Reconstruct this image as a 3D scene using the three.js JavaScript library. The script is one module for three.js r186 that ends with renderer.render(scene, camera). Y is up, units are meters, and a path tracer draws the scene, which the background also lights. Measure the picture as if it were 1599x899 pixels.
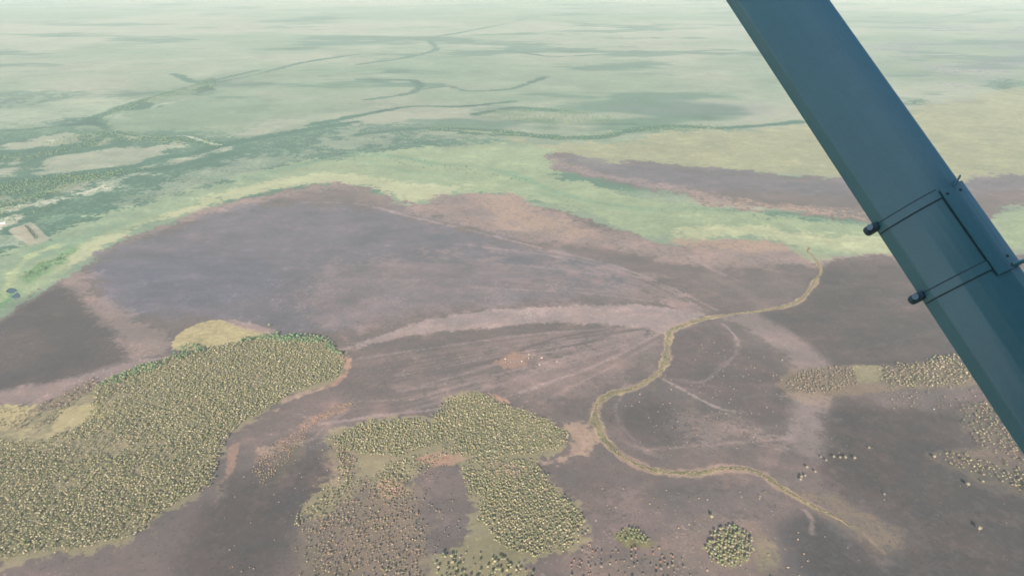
import * as THREE from 'three';
import { mergeGeometries } from 'three/addons/utils/BufferGeometryUtils.js';

// ---------------------------------------------------------------- camera, sky, sun, haze, exposure
const H = 1200, FOCAL = 1171, PITCH = THREE.MathUtils.degToRad(23.5);
const scene = new THREE.Scene();
const camera = new THREE.PerspectiveCamera(42, 1024 / 575, 0.05, 150000);
camera.position.set(0, H, 0);
camera.rotation.set(-PITCH, 0, 0);
scene.add(camera);

const SUN_EL = THREE.MathUtils.degToRad(24), SUN_AZ = THREE.MathUtils.degToRad(7);      // low morning sun behind the camera
const sunDir = new THREE.Vector3(-Math.sin(SUN_AZ) * Math.cos(SUN_EL), Math.sin(SUN_EL), Math.cos(SUN_AZ) * Math.cos(SUN_EL));
const sun = new THREE.DirectionalLight(new THREE.Color(1.0, 0.90, 0.80), 5);
sun.position.copy(sunDir).multiplyScalar(4000).add(new THREE.Vector3(0, 0, -2500));
sun.target.position.set(0, 0, -2500);
sun.castShadow = true;
sun.shadow.mapSize.set(4096, 4096);
Object.assign(sun.shadow.camera, { left: -4000, right: 4000, top: 3000, bottom: -3000, near: 10, far: 9000 });
scene.add(sun, sun.target);

{ // pale morning sky: blue overhead, milky toward the horizon, broadly brighter round the sun
  const w = 256, h = 128, d = new Float32Array(w * h * 4);
  for (let j = 0; j < h; j++) for (let i = 0; i < w; i++) {
    const el = ((j + 0.5) / h - 0.5) * Math.PI, az = ((i + 0.5) / w - 0.5) * 2 * Math.PI;
    const y = Math.sin(el), k = Math.pow(1 - Math.max(y, 0), 2.6);
    const v = new THREE.Vector3(Math.cos(az) * Math.cos(el), y, Math.sin(az) * Math.cos(el));
    const g = Math.pow(Math.max(0, v.dot(sunDir)), 5) * 0.35;
    const o = (j * w + i) * 4;
    d[o] = 0.10 + 0.21 * k + g; d[o + 1] = 0.165 + 0.165 * k + g * 0.93; d[o + 2] = 0.27 + 0.05 * k + g * 0.8; d[o + 3] = 1;
  }
  const t = new THREE.DataTexture(d, w, h, THREE.RGBAFormat, THREE.FloatType);
  t.mapping = THREE.EquirectangularReflectionMapping; t.magFilter = THREE.LinearFilter; t.needsUpdate = true;
  scene.background = t; scene.environment = t;
}
scene.fog = new THREE.FogExp2(new THREE.Color(0.80, 0.92, 0.84), 2.25e-5);
const renderer = new THREE.WebGLRenderer({ antialias: true });
renderer.toneMapping = THREE.LinearToneMapping;
renderer.toneMappingExposure = 2.75;
renderer.shadowMap.enabled = true;
renderer.setSize(1024, 575);

// ---------------------------------------------------------------- helpers
let seed = 20251022;
const rnd = () => { seed = (seed + 0x6d2b79f5) | 0; let t = Math.imul(seed ^ (seed >>> 15), 1 | seed); t = (t + Math.imul(t ^ (t >>> 7), 61 | t)) ^ t; return ((t ^ (t >>> 14)) >>> 0) / 4294967296; };
const counts = {};
const numbered = (n) => { const k = counts[n] = (counts[n] ?? -1) + 1; return k ? n + '_' + String(k).padStart(3, '0') : n; };
const shade = (o) => { o.traverse((c) => { if (c.isMesh) { c.castShadow = true; c.receiveShadow = true; } }); return o; };
function struct(o, name) { o.name = numbered(name); o.userData.kind = 'structure'; scene.add(shade(o)); return o; }
function tag(o, name, label, category, group, kind) {
  o.name = numbered(name); Object.assign(o.userData, { label, category });
  if (group) o.userData.group = group;
  if (kind) o.userData.kind = kind;
  scene.add(shade(o)); return o;
}
// a spot of the surveyed map (given in the survey's image grid, 1599 x 899) as metres on the plain: [x, z]
function ground(u, v) {
  const a = (u - 799.5) / FOCAL, b = (449.5 - v) / FOCAL, c = Math.cos(PITCH), s = Math.sin(PITCH);
  const y = b * c - s, z = c + b * s, t = H / -y;
  return [a * t, -z * t];
}
// smooth closed or open curve through the given points, in metres
function curve(pts, closed, steps = 5) {
  const n = pts.length, out = [];
  const P = (i) => closed ? pts[(i + n) % n] : pts[Math.max(0, Math.min(n - 1, i))];
  const segs = closed ? n : n - 1;
  for (let i = 0; i < segs; i++) {
    const [a, b, c, d] = [P(i - 1), P(i), P(i + 1), P(i + 2)];
    for (let k = 0; k < steps; k++) {
      const t = k / steps, q = [];
      for (let e = 0; e < 2; e++) {
        const m1 = (c[e] - a[e]) * 0.35, m2 = (d[e] - b[e]) * 0.35;
        q.push((2 * t ** 3 - 3 * t ** 2 + 1) * b[e] + (t ** 3 - 2 * t ** 2 + t) * m1 + (-2 * t ** 3 + 3 * t ** 2) * c[e] + (t ** 3 - t ** 2) * m2);
      }
      q.push(b[2] === undefined ? 0 : b[2] + (c[2] - b[2]) * t);
      out.push(q);
    }
  }
  if (!closed) out.push([...pts[n - 1], 0].slice(0, 3));
  return out.map(([u, v, w]) => [...ground(u, v), w]);
}
const inside = (poly, x, z) => { let c = false; for (let i = 0, j = poly.length - 1; i < poly.length; j = i++) { const [ax, az] = poly[i], [bx, bz] = poly[j]; if ((az > z) !== (bz > z) && x < (bx - ax) * (z - az) / (bz - az) + ax) c = !c; } return c; };
const box = (poly, m = 0) => { let a = 1e9, b = -1e9, c = 1e9, d = -1e9; for (const [x, z] of poly) { a = Math.min(a, x); b = Math.max(b, x); c = Math.min(c, z); d = Math.max(d, z); } return [a - m, b + m, c - m, d + m]; };
// distance to the edge of a patch, positive inside; or half width minus distance for a trail
function signed(f, x, z) {
  const q = f.q, n = q.length; let best = 1e18;
  for (let i = 0; i < (f.line ? n - 1 : n); i++) {
    const [ax, az, aw] = q[i], [bx, bz, bw] = q[(i + 1) % n], dx = bx - ax, dz = bz - az;
    let t = ((x - ax) * dx + (z - az) * dz) / (dx * dx + dz * dz + 1e-9); t = t < 0 ? 0 : t > 1 ? 1 : t;
    const ex = x - ax - t * dx, ez = z - az - t * dz;
    const d = f.line ? Math.sqrt(ex * ex + ez * ez) - (f.wid ? f.wid / 2 : (aw + (bw - aw) * t) / 2) : ex * ex + ez * ez;
    if (d < best) best = d;
  }
  if (f.line) return -best;
  best = Math.sqrt(best);
  return inside(q, x, z) ? best : -best;
}
// value noise
const LAT = new Float32Array(65536); for (let i = 0; i < 65536; i++) LAT[i] = rnd() * 2 - 1;
function vnoise(x, z) {
  const xi = Math.floor(x), zi = Math.floor(z); let a = x - xi, b = z - zi; a = a * a * (3 - 2 * a); b = b * b * (3 - 2 * b);
  const x0 = xi & 255, x1 = (xi + 1) & 255, z0 = (zi & 255) << 8, z1 = ((zi + 1) & 255) << 8;
  const p = LAT[z0 + x0], q = LAT[z0 + x1], r = LAT[z1 + x0], s = LAT[z1 + x1];
  return p + (q - p) * a + (r - p + (p - q - r + s) * a) * b;
}
function fbm(x, z, l, o) { let s = 0, a = 1, n = 0; for (let i = 0; i < o; i++) { s += a * vnoise(x / l + i * 37.3, z / l - i * 11.7); n += a; a *= 0.6; l *= 0.47; } return s / n * 1.6; }
const lin = (c) => { c /= 255; return c <= 0.04045 ? c / 12.92 : Math.pow((c + 0.055) / 1.055, 2.4); };
const colour = ([r, g, b]) => new THREE.Color().setRGB(lin(r), lin(g), lin(b));

// ---------------------------------------------------------------- the map of the plain
const C = {
  plain: [88, 106, 84], plain2: [116, 118, 100], teal: [34, 72, 56], pale: [150, 146, 126], green: [108, 119, 90], lime: [132, 133, 102], khaki: [114, 114, 86],
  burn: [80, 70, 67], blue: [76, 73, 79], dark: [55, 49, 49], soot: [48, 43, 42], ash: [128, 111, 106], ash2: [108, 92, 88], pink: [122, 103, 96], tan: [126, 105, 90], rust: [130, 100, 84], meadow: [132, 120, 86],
  under: [106, 98, 74], under2: [94, 82, 68], olive: [98, 91, 66], violet: [78, 76, 88], field: [128, 122, 104],
};
const F = [];
const patch = (c, pts, soft, rough, o = {}) => F.push({ c: C[c] ?? c, q: curve(pts, true), soft: soft > 16 ? 16 + (soft - 16) * 0.45 : soft, rough: rough * 1.8, a: 1, gap: 0, ...o });
const trail = (c, pts, wid, soft, rough, o = {}) => F.push({ c: C[c] ?? c, q: curve(pts, false), line: true, wid, soft, rough, a: 1, gap: 0, ...o });

// far plain: wet teal ground and pale savanna
patch('pale', [[-250, 210], [0, 198], [110, 190], [140, 178], [190, 160], [130, 150], [0, 156], [-250, 160]], 300, 150, { a: 0.35 });
patch('teal', [[-200, 10], [60, 18], [200, 5], [130, -4], [-200, -4]], 4000, 2500, { a: 0.35, gap: 0.3 });
patch('teal', [[-300, 215], [-100, 208], [60, 203], [100, 190], [140, 190], [160, 202], [300, 206], [350, 214], [470, 200], [560, 192], [640, 196], [720, 214], [850, 224], [640, 240], [560, 250], [460, 262], [350, 296], [250, 336], [190, 372], [100, 420], [30, 470], [-300, 560]], 60, 70, { a: 0.85, gap: 0.25 });
for (const p of [
  [[62, 278], [60, 252], [90, 240], [170, 230], [250, 226], [275, 222], [250, 240], [215, 256], [150, 266], [110, 272]],
  [[0, 226], [60, 216], [100, 208], [125, 222], [60, 230], [0, 236]], [[-20, 274], [10, 250], [40, 244], [42, 258], [20, 272]], [[-10, 308], [18, 300], [22, 312], [0, 318]],
  [[80, 296], [110, 284], [140, 284], [135, 294], [100, 302]], [[205, 272], [225, 258], [240, 260], [228, 270]],
  [[260, 256], [290, 246], [340, 234], [345, 230], [300, 250], [270, 260]], [[160, 206], [200, 208], [240, 212], [200, 218], [150, 226], [130, 224]],
  [[372, 208], [400, 196], [440, 186], [470, 190], [430, 204], [390, 214]], [[600, 170], [620, 155], [600, 158], [585, 164]],
]) patch('plain2', p, 14, 24, { gap: 0.2 });
patch('plain2', [[300, 268], [380, 248], [450, 240], [500, 226], [540, 204], [620, 200], [640, 220], [560, 232], [480, 246], [430, 262], [340, 292], [280, 312], [200, 330], [180, 318], [240, 296]], 60, 70, { a: 0.8, gap: 0.4 });
patch('pale', [[20, 330], [80, 320], [120, 308], [180, 292], [186, 280], [150, 288], [90, 306], [0, 326], [-60, 350]], 12, 26, { gap: 0.35 });
for (const [w, ...p] of [
  [60, [400, 110], [330, 126], [300, 134], [240, 150], [190, 168], [150, 182], [146, 190], [170, 203], [220, 212], [290, 216], [345, 226]],
  [46, [270, 115], [300, 128], [330, 127]], [80, [345, 226], [420, 212], [500, 198], [560, 190]], [90, [-100, 240], [60, 236], [130, 226], [180, 206]], [80, [-100, 285], [20, 282], [100, 272], [180, 268], [260, 262], [360, 240]],
  [60, [560, 100], [620, 92], [680, 78], [670, 60], [720, 50], [800, 34], [830, 24], [900, 20]], [50, [830, 24], [1000, 22], [1100, 14]], [60, [560, 124], [640, 125], [655, 132], [640, 145], [570, 156]], [50, [655, 140], [700, 134], [730, 142], [800, 138], [850, 120]],
  [70, [740, 178], [800, 168], [860, 172]], [80, [700, 200], [780, 204], [850, 214], [940, 214], [980, 205], [1040, 196], [1130, 200], [1250, 190]], [60, [790, 78], [860, 88], [960, 84]],
  [70, [-80, 262], [30, 258], [70, 244], [150, 232], [190, 222], [160, 206]], [60, [345, 226], [300, 240], [250, 246], [216, 258], [130, 268], [60, 282], [-60, 300]], [50, [150, 190], [100, 196], [40, 202], [-80, 206]], [60, [480, 196], [560, 180], [640, 166], [720, 166], [800, 158]], [70, [560, 210], [660, 200], [740, 208], [860, 212]], [50, [300, 128], [280, 118], [268, 116]], [60, [340, 128], [400, 116], [470, 98], [560, 84]],
  [60, [1360, 28], [1440, 30], [1540, 16]], [50, [1400, 10], [1480, 12], [1620, 4]], [50, [1380, 44], [1460, 48], [1640, 40]],
]) trail('teal', p, w * 1.35, 22, 18, { gap: 0.06, a: 1 });
patch('teal', [[290, 148], [325, 122], [338, 134], [332, 146]], 30, 30); patch('teal', [[190, 168], [215, 160], [242, 160], [240, 168], [205, 172]], 20, 24);
trail('pale', [[205, 208], [240, 214], [290, 212], [330, 224], [345, 226]], 18, 8, 8, { a: 0.8 });
trail('pale', [[236, 170], [246, 163], [300, 154]], 30, 16, 14, { a: 0.6 });
for (const p of [[[1385, 92], [1405, 62], [1440, 60], [1450, 90], [1500, 98], [1560, 86], [1640, 76], [1680, 104], [1540, 112], [1460, 112]], [[1500, 70], [1560, 62], [1680, 56], [1680, 74], [1560, 80]], [[1590, 94], [1680, 88], [1680, 104]]]) patch('violet', p, 150, 260, { gap: 0.5, a: 0.8 });
for (const p of [[[1400, 38], [1470, 34], [1540, 44], [1460, 48]], [[1420, 120], [1500, 116], [1620, 122], [1500, 130]], [[1330, 100], [1420, 104], [1390, 112]], [[1560, 44], [1700, 36], [1700, 54], [1580, 54]]]) patch('violet', p, 120, 240, { gap: 0.5, a: 0.6 });
for (const p of [[[1540, 128], [1580, 122], [1610, 132], [1560, 140]], [[1410, 158], [1436, 156], [1440, 162], [1412, 166]], [[1556, 208], [1580, 206], [1586, 214], [1560, 216]]]) patch('teal', p, 20, 40, { gap: 0.4 });
patch('violet', [[960, 168], [1090, 160], [1200, 170], [1090, 182]], 100, 80, { a: 0.25 });

// khaki grassland and the green belt along the channel
patch('khaki', [[800, 214], [860, 226], [960, 222], [1050, 206], [1130, 204], [1260, 196], [1380, 176], [1480, 160], [1640, 128], [1800, 110], [1800, 300], [1450, 290], [1300, 276], [1150, 272], [1000, 262], [880, 262], [820, 240]], 60, 40);
patch('green', [[-200, 470], [0, 396], [60, 376], [120, 352], [200, 322], [300, 296], [400, 270], [470, 252], [560, 242], [640, 232], [720, 226], [800, 222], [860, 236], [870, 268], [940, 290], [1000, 306], [1100, 320], [1200, 334], [1345, 352], [1420, 358], [1520, 345], [1570, 330], [1800, 312], [1800, 380], [1599, 392], [1500, 402], [1390, 398], [1280, 396], [1180, 372], [1060, 378], [1000, 368], [900, 330], [830, 314], [790, 302], [700, 304], [640, 318], [600, 304], [560, 288], [500, 286], [420, 298], [330, 322], [250, 348], [180, 378], [130, 410], [100, 432], [30, 468], [-200, 560]], 22, 26);
patch([92, 110, 88], [[-100, 440], [0, 400], [60, 378], [120, 354], [200, 324], [300, 298], [400, 272], [470, 256], [440, 274], [340, 300], [240, 334], [150, 368], [80, 400], [20, 440], [-100, 500]], 30, 26, { a: 0.7, gap: 0.2 });
patch('lime', [[60, 420], [150, 374], [240, 340], [330, 306], [420, 284], [500, 272], [570, 272], [640, 290], [720, 288], [700, 302], [640, 316], [590, 298], [500, 284], [420, 296], [330, 320], [250, 346], [180, 376], [120, 414]], 30, 20, { gap: 0.2 });
patch('lime', [[1060, 352], [1180, 350], [1300, 368], [1390, 376], [1390, 394], [1290, 392], [1180, 372], [1060, 372]], 24, 20, { a: 0.8 });
trail('plain2', [[420, 282], [500, 262], [560, 264], [620, 280], [700, 296]], 14, 8, 6, { a: 0.5 });
for (const [w, a, ...p] of [[60, 0.8, [470, 258], [540, 242], [620, 244], [680, 256], [760, 262], [830, 284]], [50, 0.75, [800, 268], [860, 296], [920, 314], [1000, 324], [1100, 326], [1200, 332], [1300, 344], [1390, 352]], [30, 0.6, [840, 300], [900, 318], [960, 326], [1060, 330]], [70, 0.5, [430, 268], [500, 250], [560, 250], [640, 268], [720, 276]], [40, 0.6, [60, 404], [130, 372], [220, 340], [300, 318]], [30, 0.7, [30, 412], [55, 388], [90, 374]]]) trail([82, 108, 84], p, w, 20, 18, { a, gap: 0.2 });
patch([76, 106, 68], [[28, 432], [50, 412], [90, 398], [112, 388], [104, 408], [70, 428], [40, 444]], 10, 14, { gap: 0.35 });
patch([76, 110, 72], [[-60, 470], [0, 456], [28, 452], [22, 470], [0, 482], [-60, 500]], 12, 14, { gap: 0.3 });
trail([128, 134, 96], [[0, 470], [16, 440], [20, 424], [50, 396], [90, 384]], 34, 10, 8, { a: 0.8 });
patch('green', [[1558, 352], [1575, 336], [1620, 316], [1760, 300], [1760, 384], [1600, 386]], 14, 12);

// the burnt plain
patch('burn', [[-500, 620], [-200, 545], [0, 494], [30, 470], [100, 434], [130, 412], [180, 380], [250, 350], [330, 324], [420, 300], [500, 288], [560, 290], [600, 306], [640, 320], [700, 306], [790, 304], [830, 318], [900, 334], [1000, 370], [1060, 380], [1180, 374], [1280, 398], [1390, 400], [1500, 406], [1599, 396], [1900, 380], [2600, 560], [2600, 1150], [-1200, 1150]], 7, 16);
patch('burn', [[860, 246], [872, 240], [890, 240], [900, 246], [897, 254], [940, 256], [990, 250], [1060, 256], [1150, 266], [1240, 273], [1320, 278], [1420, 284], [1500, 282], [1599, 274], [1800, 262], [1800, 318], [1599, 323], [1545, 340], [1510, 350], [1400, 354], [1300, 340], [1200, 328], [1140, 322], [1060, 306], [1000, 294], [940, 282], [880, 266]], 9, 22);
patch('blue', [[880, 248], [1000, 254], [1150, 268], [1320, 282], [1600, 276], [1600, 296], [1400, 310], [1200, 300], [1050, 296], [950, 278]], 40, 40, { a: 0.7 });
patch('tan', [[1060, 302], [1150, 304], [1250, 318], [1340, 330], [1440, 338], [1400, 352], [1300, 340], [1180, 328], [1100, 318]], 30, 30, { gap: 0.55 });
patch('pink', [[860, 246], [880, 262], [950, 280], [1050, 302], [1150, 324], [1120, 300], [960, 274], [890, 254]], 20, 24, { gap: 0.5, a: 0.8 });
// pink and tan singed margin under the green belt
patch('pink', [[130, 412], [250, 350], [330, 324], [420, 300], [500, 288], [560, 290], [600, 306], [640, 320], [700, 306], [790, 304], [850, 324], [960, 360], [1060, 380], [1180, 374], [1280, 396], [1390, 400], [1390, 412], [1260, 418], [1130, 416], [1050, 408], [960, 384], [860, 380], [760, 360], [660, 338], [600, 326], [540, 312], [430, 312], [330, 336], [240, 366], [150, 400]], 34, 26, { gap: 0.35, a: 0.75 });
patch('tan', [[740, 310], [800, 310], [860, 332], [930, 358], [900, 370], [820, 356], [760, 334]], 30, 40, { gap: 0.4 });
patch('tan', [[1040, 372], [1180, 372], [1240, 386], [1180, 392], [1080, 388]], 18, 18, { gap: 0.4 });
patch('burn', [[430, 312], [500, 294], [570, 296], [640, 330], [560, 320], [500, 316]], 40, 30, { a: 0.7 });
// the smooth ash flat
patch('blue', [[138, 410], [250, 362], [400, 322], [500, 316], [600, 330], [720, 358], [850, 392], [960, 410], [1000, 450], [900, 470], [760, 474], [640, 486], [520, 520], [430, 520], [330, 500], [260, 500], [190, 480]], 60, 30, { a: 0.8 });
patch([70, 70, 82], [[160, 420], [260, 390], [380, 400], [420, 440], [300, 480], [200, 466]], 180, 90, { a: 0.55 });
patch('ash2', [[480, 430], [600, 400], [760, 400], [900, 420], [1040, 460], [1000, 480], [820, 480], [660, 500], [540, 520], [470, 490]], 160, 60, { a: 0.4 });  // partly ash, partly the bright centre glow put into the ground colour
patch('dark', [[-200, 590], [0, 500], [100, 444], [180, 520], [196, 556], [100, 594], [0, 612], [-200, 660]], 24, 16, { a: 0.8 });
patch('pink', [[120, 420], [138, 430], [150, 462], [210, 494], [272, 530], [268, 556], [210, 560], [176, 520], [130, 474], [96, 444]], 24, 22, { a: 0.6, gap: 0.2 });
patch('ash2', [[-60, 616], [60, 600], [180, 570], [260, 552], [260, 562], [160, 596], [60, 628], [-60, 640]], 16, 12, { a: 0.85 });
patch('ash', [[530, 545], [600, 520], [690, 494], [770, 484], [880, 478], [990, 474], [1060, 482], [1100, 490], [1052, 520], [960, 508], [850, 504], [760, 512], [650, 522], [570, 540]], 12, 8, { a: 0.8 });
patch('ash2', [[760, 620], [840, 570], [950, 530], [1040, 515], [1030, 540], [960, 590], [860, 620]], 60, 30, { a: 0.55, gap: 0.3 });
for (const [w, a, ...p] of [
  [16, 0.7, [470, 316], [560, 318], [640, 338], [720, 356], [800, 376], [880, 396], [960, 414], [1050, 450], [1120, 484]], [12, 0.5, [860, 398], [940, 426], [1000, 440], [1060, 470]],
  [10, 0.7, [530, 546], [620, 526], [700, 512], [800, 504]], [8, 0.6, [540, 536], [600, 530], [660, 508]], [12, 0.7, [500, 662], [600, 648], [700, 636], [780, 622], [860, 596], [940, 566], [1030, 520]], [10, 0.5, [840, 630], [900, 600], [960, 570], [1030, 530]],
  [8, 0.4, [680, 580], [760, 570], [850, 540], [960, 520]], [8, 0.4, [620, 610], [720, 596], [820, 560], [930, 540]], [8, 0.45, [560, 626], [640, 624], [690, 618]], [15, 0.8, [1130, 506], [1148, 524], [1152, 548], [1128, 572], [1096, 596], [1040, 590]],
  [14, 0.85, [1036, 592], [1080, 616], [1120, 636], [1160, 644]], [10, 0.55, [1010, 702], [1080, 696], [1160, 690], [1232, 684]], [16, 0.45, [980, 600], [960, 640], [980, 676], [1010, 706]], [8, 0.5, [1300, 556], [1380, 536], [1460, 520]], [7, 0.35, [1360, 564], [1420, 550]],
  [12, 0.5, [1060, 390], [1120, 424], [1150, 436]], [10, 0.4, [1120, 400], [1200, 420], [1250, 436]], [9, 0.5, [440, 740], [480, 690], [540, 640]], [7, 0.5, [410, 800], [440, 760], [470, 730]],
]) trail(w > 10 ? 'ash' : 'pink', p, w, 4, 9, { a, gap: 0.35 });
for (const [w, a, ...p] of [[70, 0.45, [860, 392], [930, 410], [1010, 446], [1090, 484]], [50, 0.3, [760, 384], [860, 408], [960, 440], [1070, 486]], [36, 0.35, [900, 430], [980, 452], [1080, 488]], [60, 0.3, [1100, 430], [1160, 452], [1190, 484]], [30, 0.35, [620, 600], [740, 578], [880, 536], [1010, 518]], [24, 0.35, [560, 600], [660, 604], [780, 590], [900, 556], [1020, 524]], [40, 0.3, [540, 570], [640, 556], [760, 540], [900, 520]], [20, 0.4, [640, 640], [720, 622], [800, 596], [900, 580]], [26, 0.4, [1060, 514], [1108, 508], [1104, 540], [1070, 560]], [18, 0.45, [1000, 620], [968, 650], [978, 690], [1030, 712]], [22, 0.35, [1180, 600], [1230, 630], [1236, 680], [1200, 720]], [30, 0.3, [420, 680], [520, 664], [620, 646]], [16, 0.5, [470, 690], [540, 668], [640, 650]]]) trail('ash2', p, w, w * 0.3 + 2, 16, { a: a * 1.15, gap: 0.3 });  // ash drifts; those at the hot zone also carry painted antisolar brightening
{ // thin ash drifts fanning out from the bend of the creek
  let q = 7; const r = () => { q = (q * 16807) % 2147483647; return q / 2147483647; };
  for (let k = 0; k < 16; k++) { const f = k / 15, e = 560 + 110 * r(), v = 552 + 84 * f + 8 * r(); trail(k % 3 ? 'ash2' : 'ash', [[1040 - 14 * r(), 508 + 10 * f], [940 + 20 * r(), 510 + 36 * f + 5 * r()], [800 + 40 * r(), 520 + 66 * f + 8 * r()], [e, v]], 6 + 12 * r(), 4, 9, { a: 0.3 + 0.35 * r(), gap: 0.4 }); }
  for (let k = 0; k < 12; k++) { const f = k / 11; trail(k % 3 ? 'ash2' : 'ash', [[1110 - 30 * r(), 486 - 4 * f], [1000 + 30 * r(), 466 - 36 * f + 6 * r()], [880 + 40 * r(), 452 - 62 * f + 8 * r()], [700 + 90 * r(), 446 - 84 * f + 10 * r()]], 7 + 14 * r(), 5, 10, { a: 0.25 + 0.3 * r(), gap: 0.4 }); }
  for (let k = 0; k < 10; k++) { const u = 990 + 220 * r(), v = 600 + 100 * r(); trail('pink', [[u, v], [u + 16 + 14 * r(), v + 8 - 16 * r()], [u + 40 + 20 * r(), v + 8 - 14 * r()]], 5 + 9 * r(), 4, 14, { a: 0.5, gap: 0.5 }); }
}
trail('dark', [[690, 580], [760, 566], [860, 530], [960, 512]], 12, 8, 6, { a: 0.5 }); trail('dark', [[900, 540], [960, 520], [1010, 512]], 16, 10, 6, { a: 0.4 });
// creek meadow, pale washes, dark hollows and painted lens darkening on the right
patch('ash', [[1130, 494], [1180, 486], [1250, 524], [1300, 570], [1300, 606], [1296, 660], [1280, 720], [1230, 700], [1236, 620], [1250, 592], [1224, 552], [1190, 526]], 22, 16, { a: 0.42, gap: 0.12 });
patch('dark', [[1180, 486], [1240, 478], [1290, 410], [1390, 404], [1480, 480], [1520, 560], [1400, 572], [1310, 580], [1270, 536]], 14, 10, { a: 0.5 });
patch('dark', [[1050, 520], [1110, 510], [1150, 540], [1200, 552], [1240, 600], [1230, 660], [1170, 650], [1090, 610], [1036, 586]], 26, 14, { a: 0.5 });
patch('dark', [[968, 640], [1010, 616], [1060, 640], [1080, 680], [1020, 696], [975, 680]], 24, 14, { a: 0.5 });
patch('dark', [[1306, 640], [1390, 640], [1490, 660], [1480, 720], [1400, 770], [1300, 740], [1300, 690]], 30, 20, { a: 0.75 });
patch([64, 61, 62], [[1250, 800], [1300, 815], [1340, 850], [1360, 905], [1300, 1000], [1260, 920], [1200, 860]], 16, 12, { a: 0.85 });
patch([66, 61, 60], [[1400, 780], [1599, 760], [1800, 820], [1800, 1000], [1400, 1000], [1370, 860]], 60, 30, { a: 0.75 });  // corner ground darkened in its colour for the lens falloff
patch('pink', [[1040, 640], [1160, 660], [1200, 690], [1080, 700]], 24, 20, { a: 0.45, gap: 0.6 });
patch('ash2', [[980, 760], [1060, 770], [1180, 750], [1240, 800], [1120, 800], [1000, 830], [950, 800]], 40, 20, { a: 0.22 });
patch('tan', [[880, 660], [910, 656], [935, 680], [925, 700], [880, 724], [840, 724], [890, 700]], 10, 14, { a: 0.85 });
patch('tan', [[1030, 830], [1110, 806], [1180, 810], [1220, 850], [1230, 899], [1080, 960], [880, 960], [900, 880], [1000, 860]], 24, 20, { a: 0.38, gap: 0.35 });
patch('under', [[1180, 830], [1210, 850], [1220, 880], [1190, 895], [1175, 870]], 8, 8, { gap: 0.3, a: 0.8 });
patch('rust', [[770, 565], [800, 548], [820, 552], [822, 570], [790, 578]], 8, 10, { a: 0.8, gap: 0.4 });
trail('rust', [[395, 724], [440, 690], [490, 656], [520, 640], [552, 628]], 20, 10, 26, { gap: 0.5 }); patch('tan', [[392, 700], [412, 694], [430, 700], [470, 684], [480, 700], [455, 730], [432, 752], [416, 740], [408, 716]], 8, 14, { gap: 0.45 }); patch('tan', [[335, 760], [352, 745], [360, 760], [372, 748], [396, 742], [380, 764], [350, 780], [330, 810], [326, 780]], 8, 14, { gap: 0.6, a: 0.7 });
patch('under', [[410, 740], [440, 712], [470, 690], [460, 720], [430, 752]], 7, 9, { gap: 0.2 });
patch('dark', [[330, 780], [400, 720], [470, 690], [530, 720], [520, 760], [440, 830], [380, 899], [300, 960]], 24, 18, { a: 0.55 });
patch('soot', [[1310, 610], [1390, 640], [1500, 640], [1640, 600], [1900, 700], [1900, 1100], [1260, 1100], [1230, 880], [1262, 806], [1330, 836], [1400, 870], [1420, 820], [1300, 760], [1290, 690], [1300, 640]], 60, 34, { gap: 0.22, a: 0.7 });  // lens vignette of the lower right painted into the ground colour
patch('soot', [[300, 800], [400, 740], [470, 720], [520, 740], [470, 810], [450, 899], [440, 1100], [200, 1100]], 40, 26, { gap: 0.2, a: 0.55 });  // same lens darkening painted along the bottom left
patch('soot', [[1290, 412], [1400, 406], [1560, 420], [1640, 560], [1500, 556], [1380, 572], [1310, 574], [1240, 520], [1210, 488], [1246, 478]], 20, 14, { gap: 0.1, a: 0.35 });  // lens darkening laid into the ground tone near the right edge
// ground under the groves
patch('meadow', [[266, 546], [275, 522], [310, 503], [345, 499], [372, 508], [420, 518], [440, 530], [360, 536], [300, 548]], 4, 5);
patch('pink', [[345, 499], [380, 501], [430, 514], [425, 524], [380, 514]], 5, 6, { a: 0.7 });
patch('meadow', [[-120, 640], [0, 632], [50, 634], [90, 640], [160, 634], [175, 660], [60, 700], [-120, 720]], 8, 10);
patch('under', [[-200, 690], [0, 672], [60, 640], [110, 616], [160, 596], [210, 572], [262, 556], [320, 542], [420, 528], [500, 526], [530, 544], [544, 574], [530, 598], [455, 618], [400, 654], [372, 668], [352, 694], [340, 740], [322, 768], [250, 810], [190, 850], [60, 870], [-200, 900]], 7, 14, { gap: 0.16 });
patch('meadow', [[90, 640], [150, 632], [170, 645], [120, 662], [80, 668]], 6, 8, { gap: 0.3 }); patch('under2', [[50, 640], [110, 608], [150, 594], [140, 612], [90, 636]], 6, 8);
patch('rust', [[515, 540], [545, 560], [545, 580], [530, 600], [505, 606], [534, 584], [534, 566]], 4, 4, { a: 0.9 });
patch('tan', [[440, 632], [445, 618], [500, 606], [520, 602], [450, 626], [430, 642]], 4, 4, { a: 0.8 });
patch('rust', [[356, 700], [372, 690], [366, 730], [350, 745]], 4, 5, { a: 0.8, gap: 0.3 });
patch('under', [[508, 684], [560, 660], [620, 652], [676, 650], [700, 624], [740, 612], [770, 618], [820, 642], [870, 660], [892, 690], [870, 710], [836, 720], [860, 752], [890, 778], [918, 804], [914, 836], [890, 862], [840, 880], [840, 960], [680, 960], [672, 870], [710, 850], [730, 800], [722, 745], [700, 726], [660, 722], [640, 760], [600, 770], [590, 730], [560, 722], [545, 752], [500, 800], [460, 820], [470, 790], [520, 740], [520, 706]], 7, 15, { gap: 0.16 });
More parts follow.
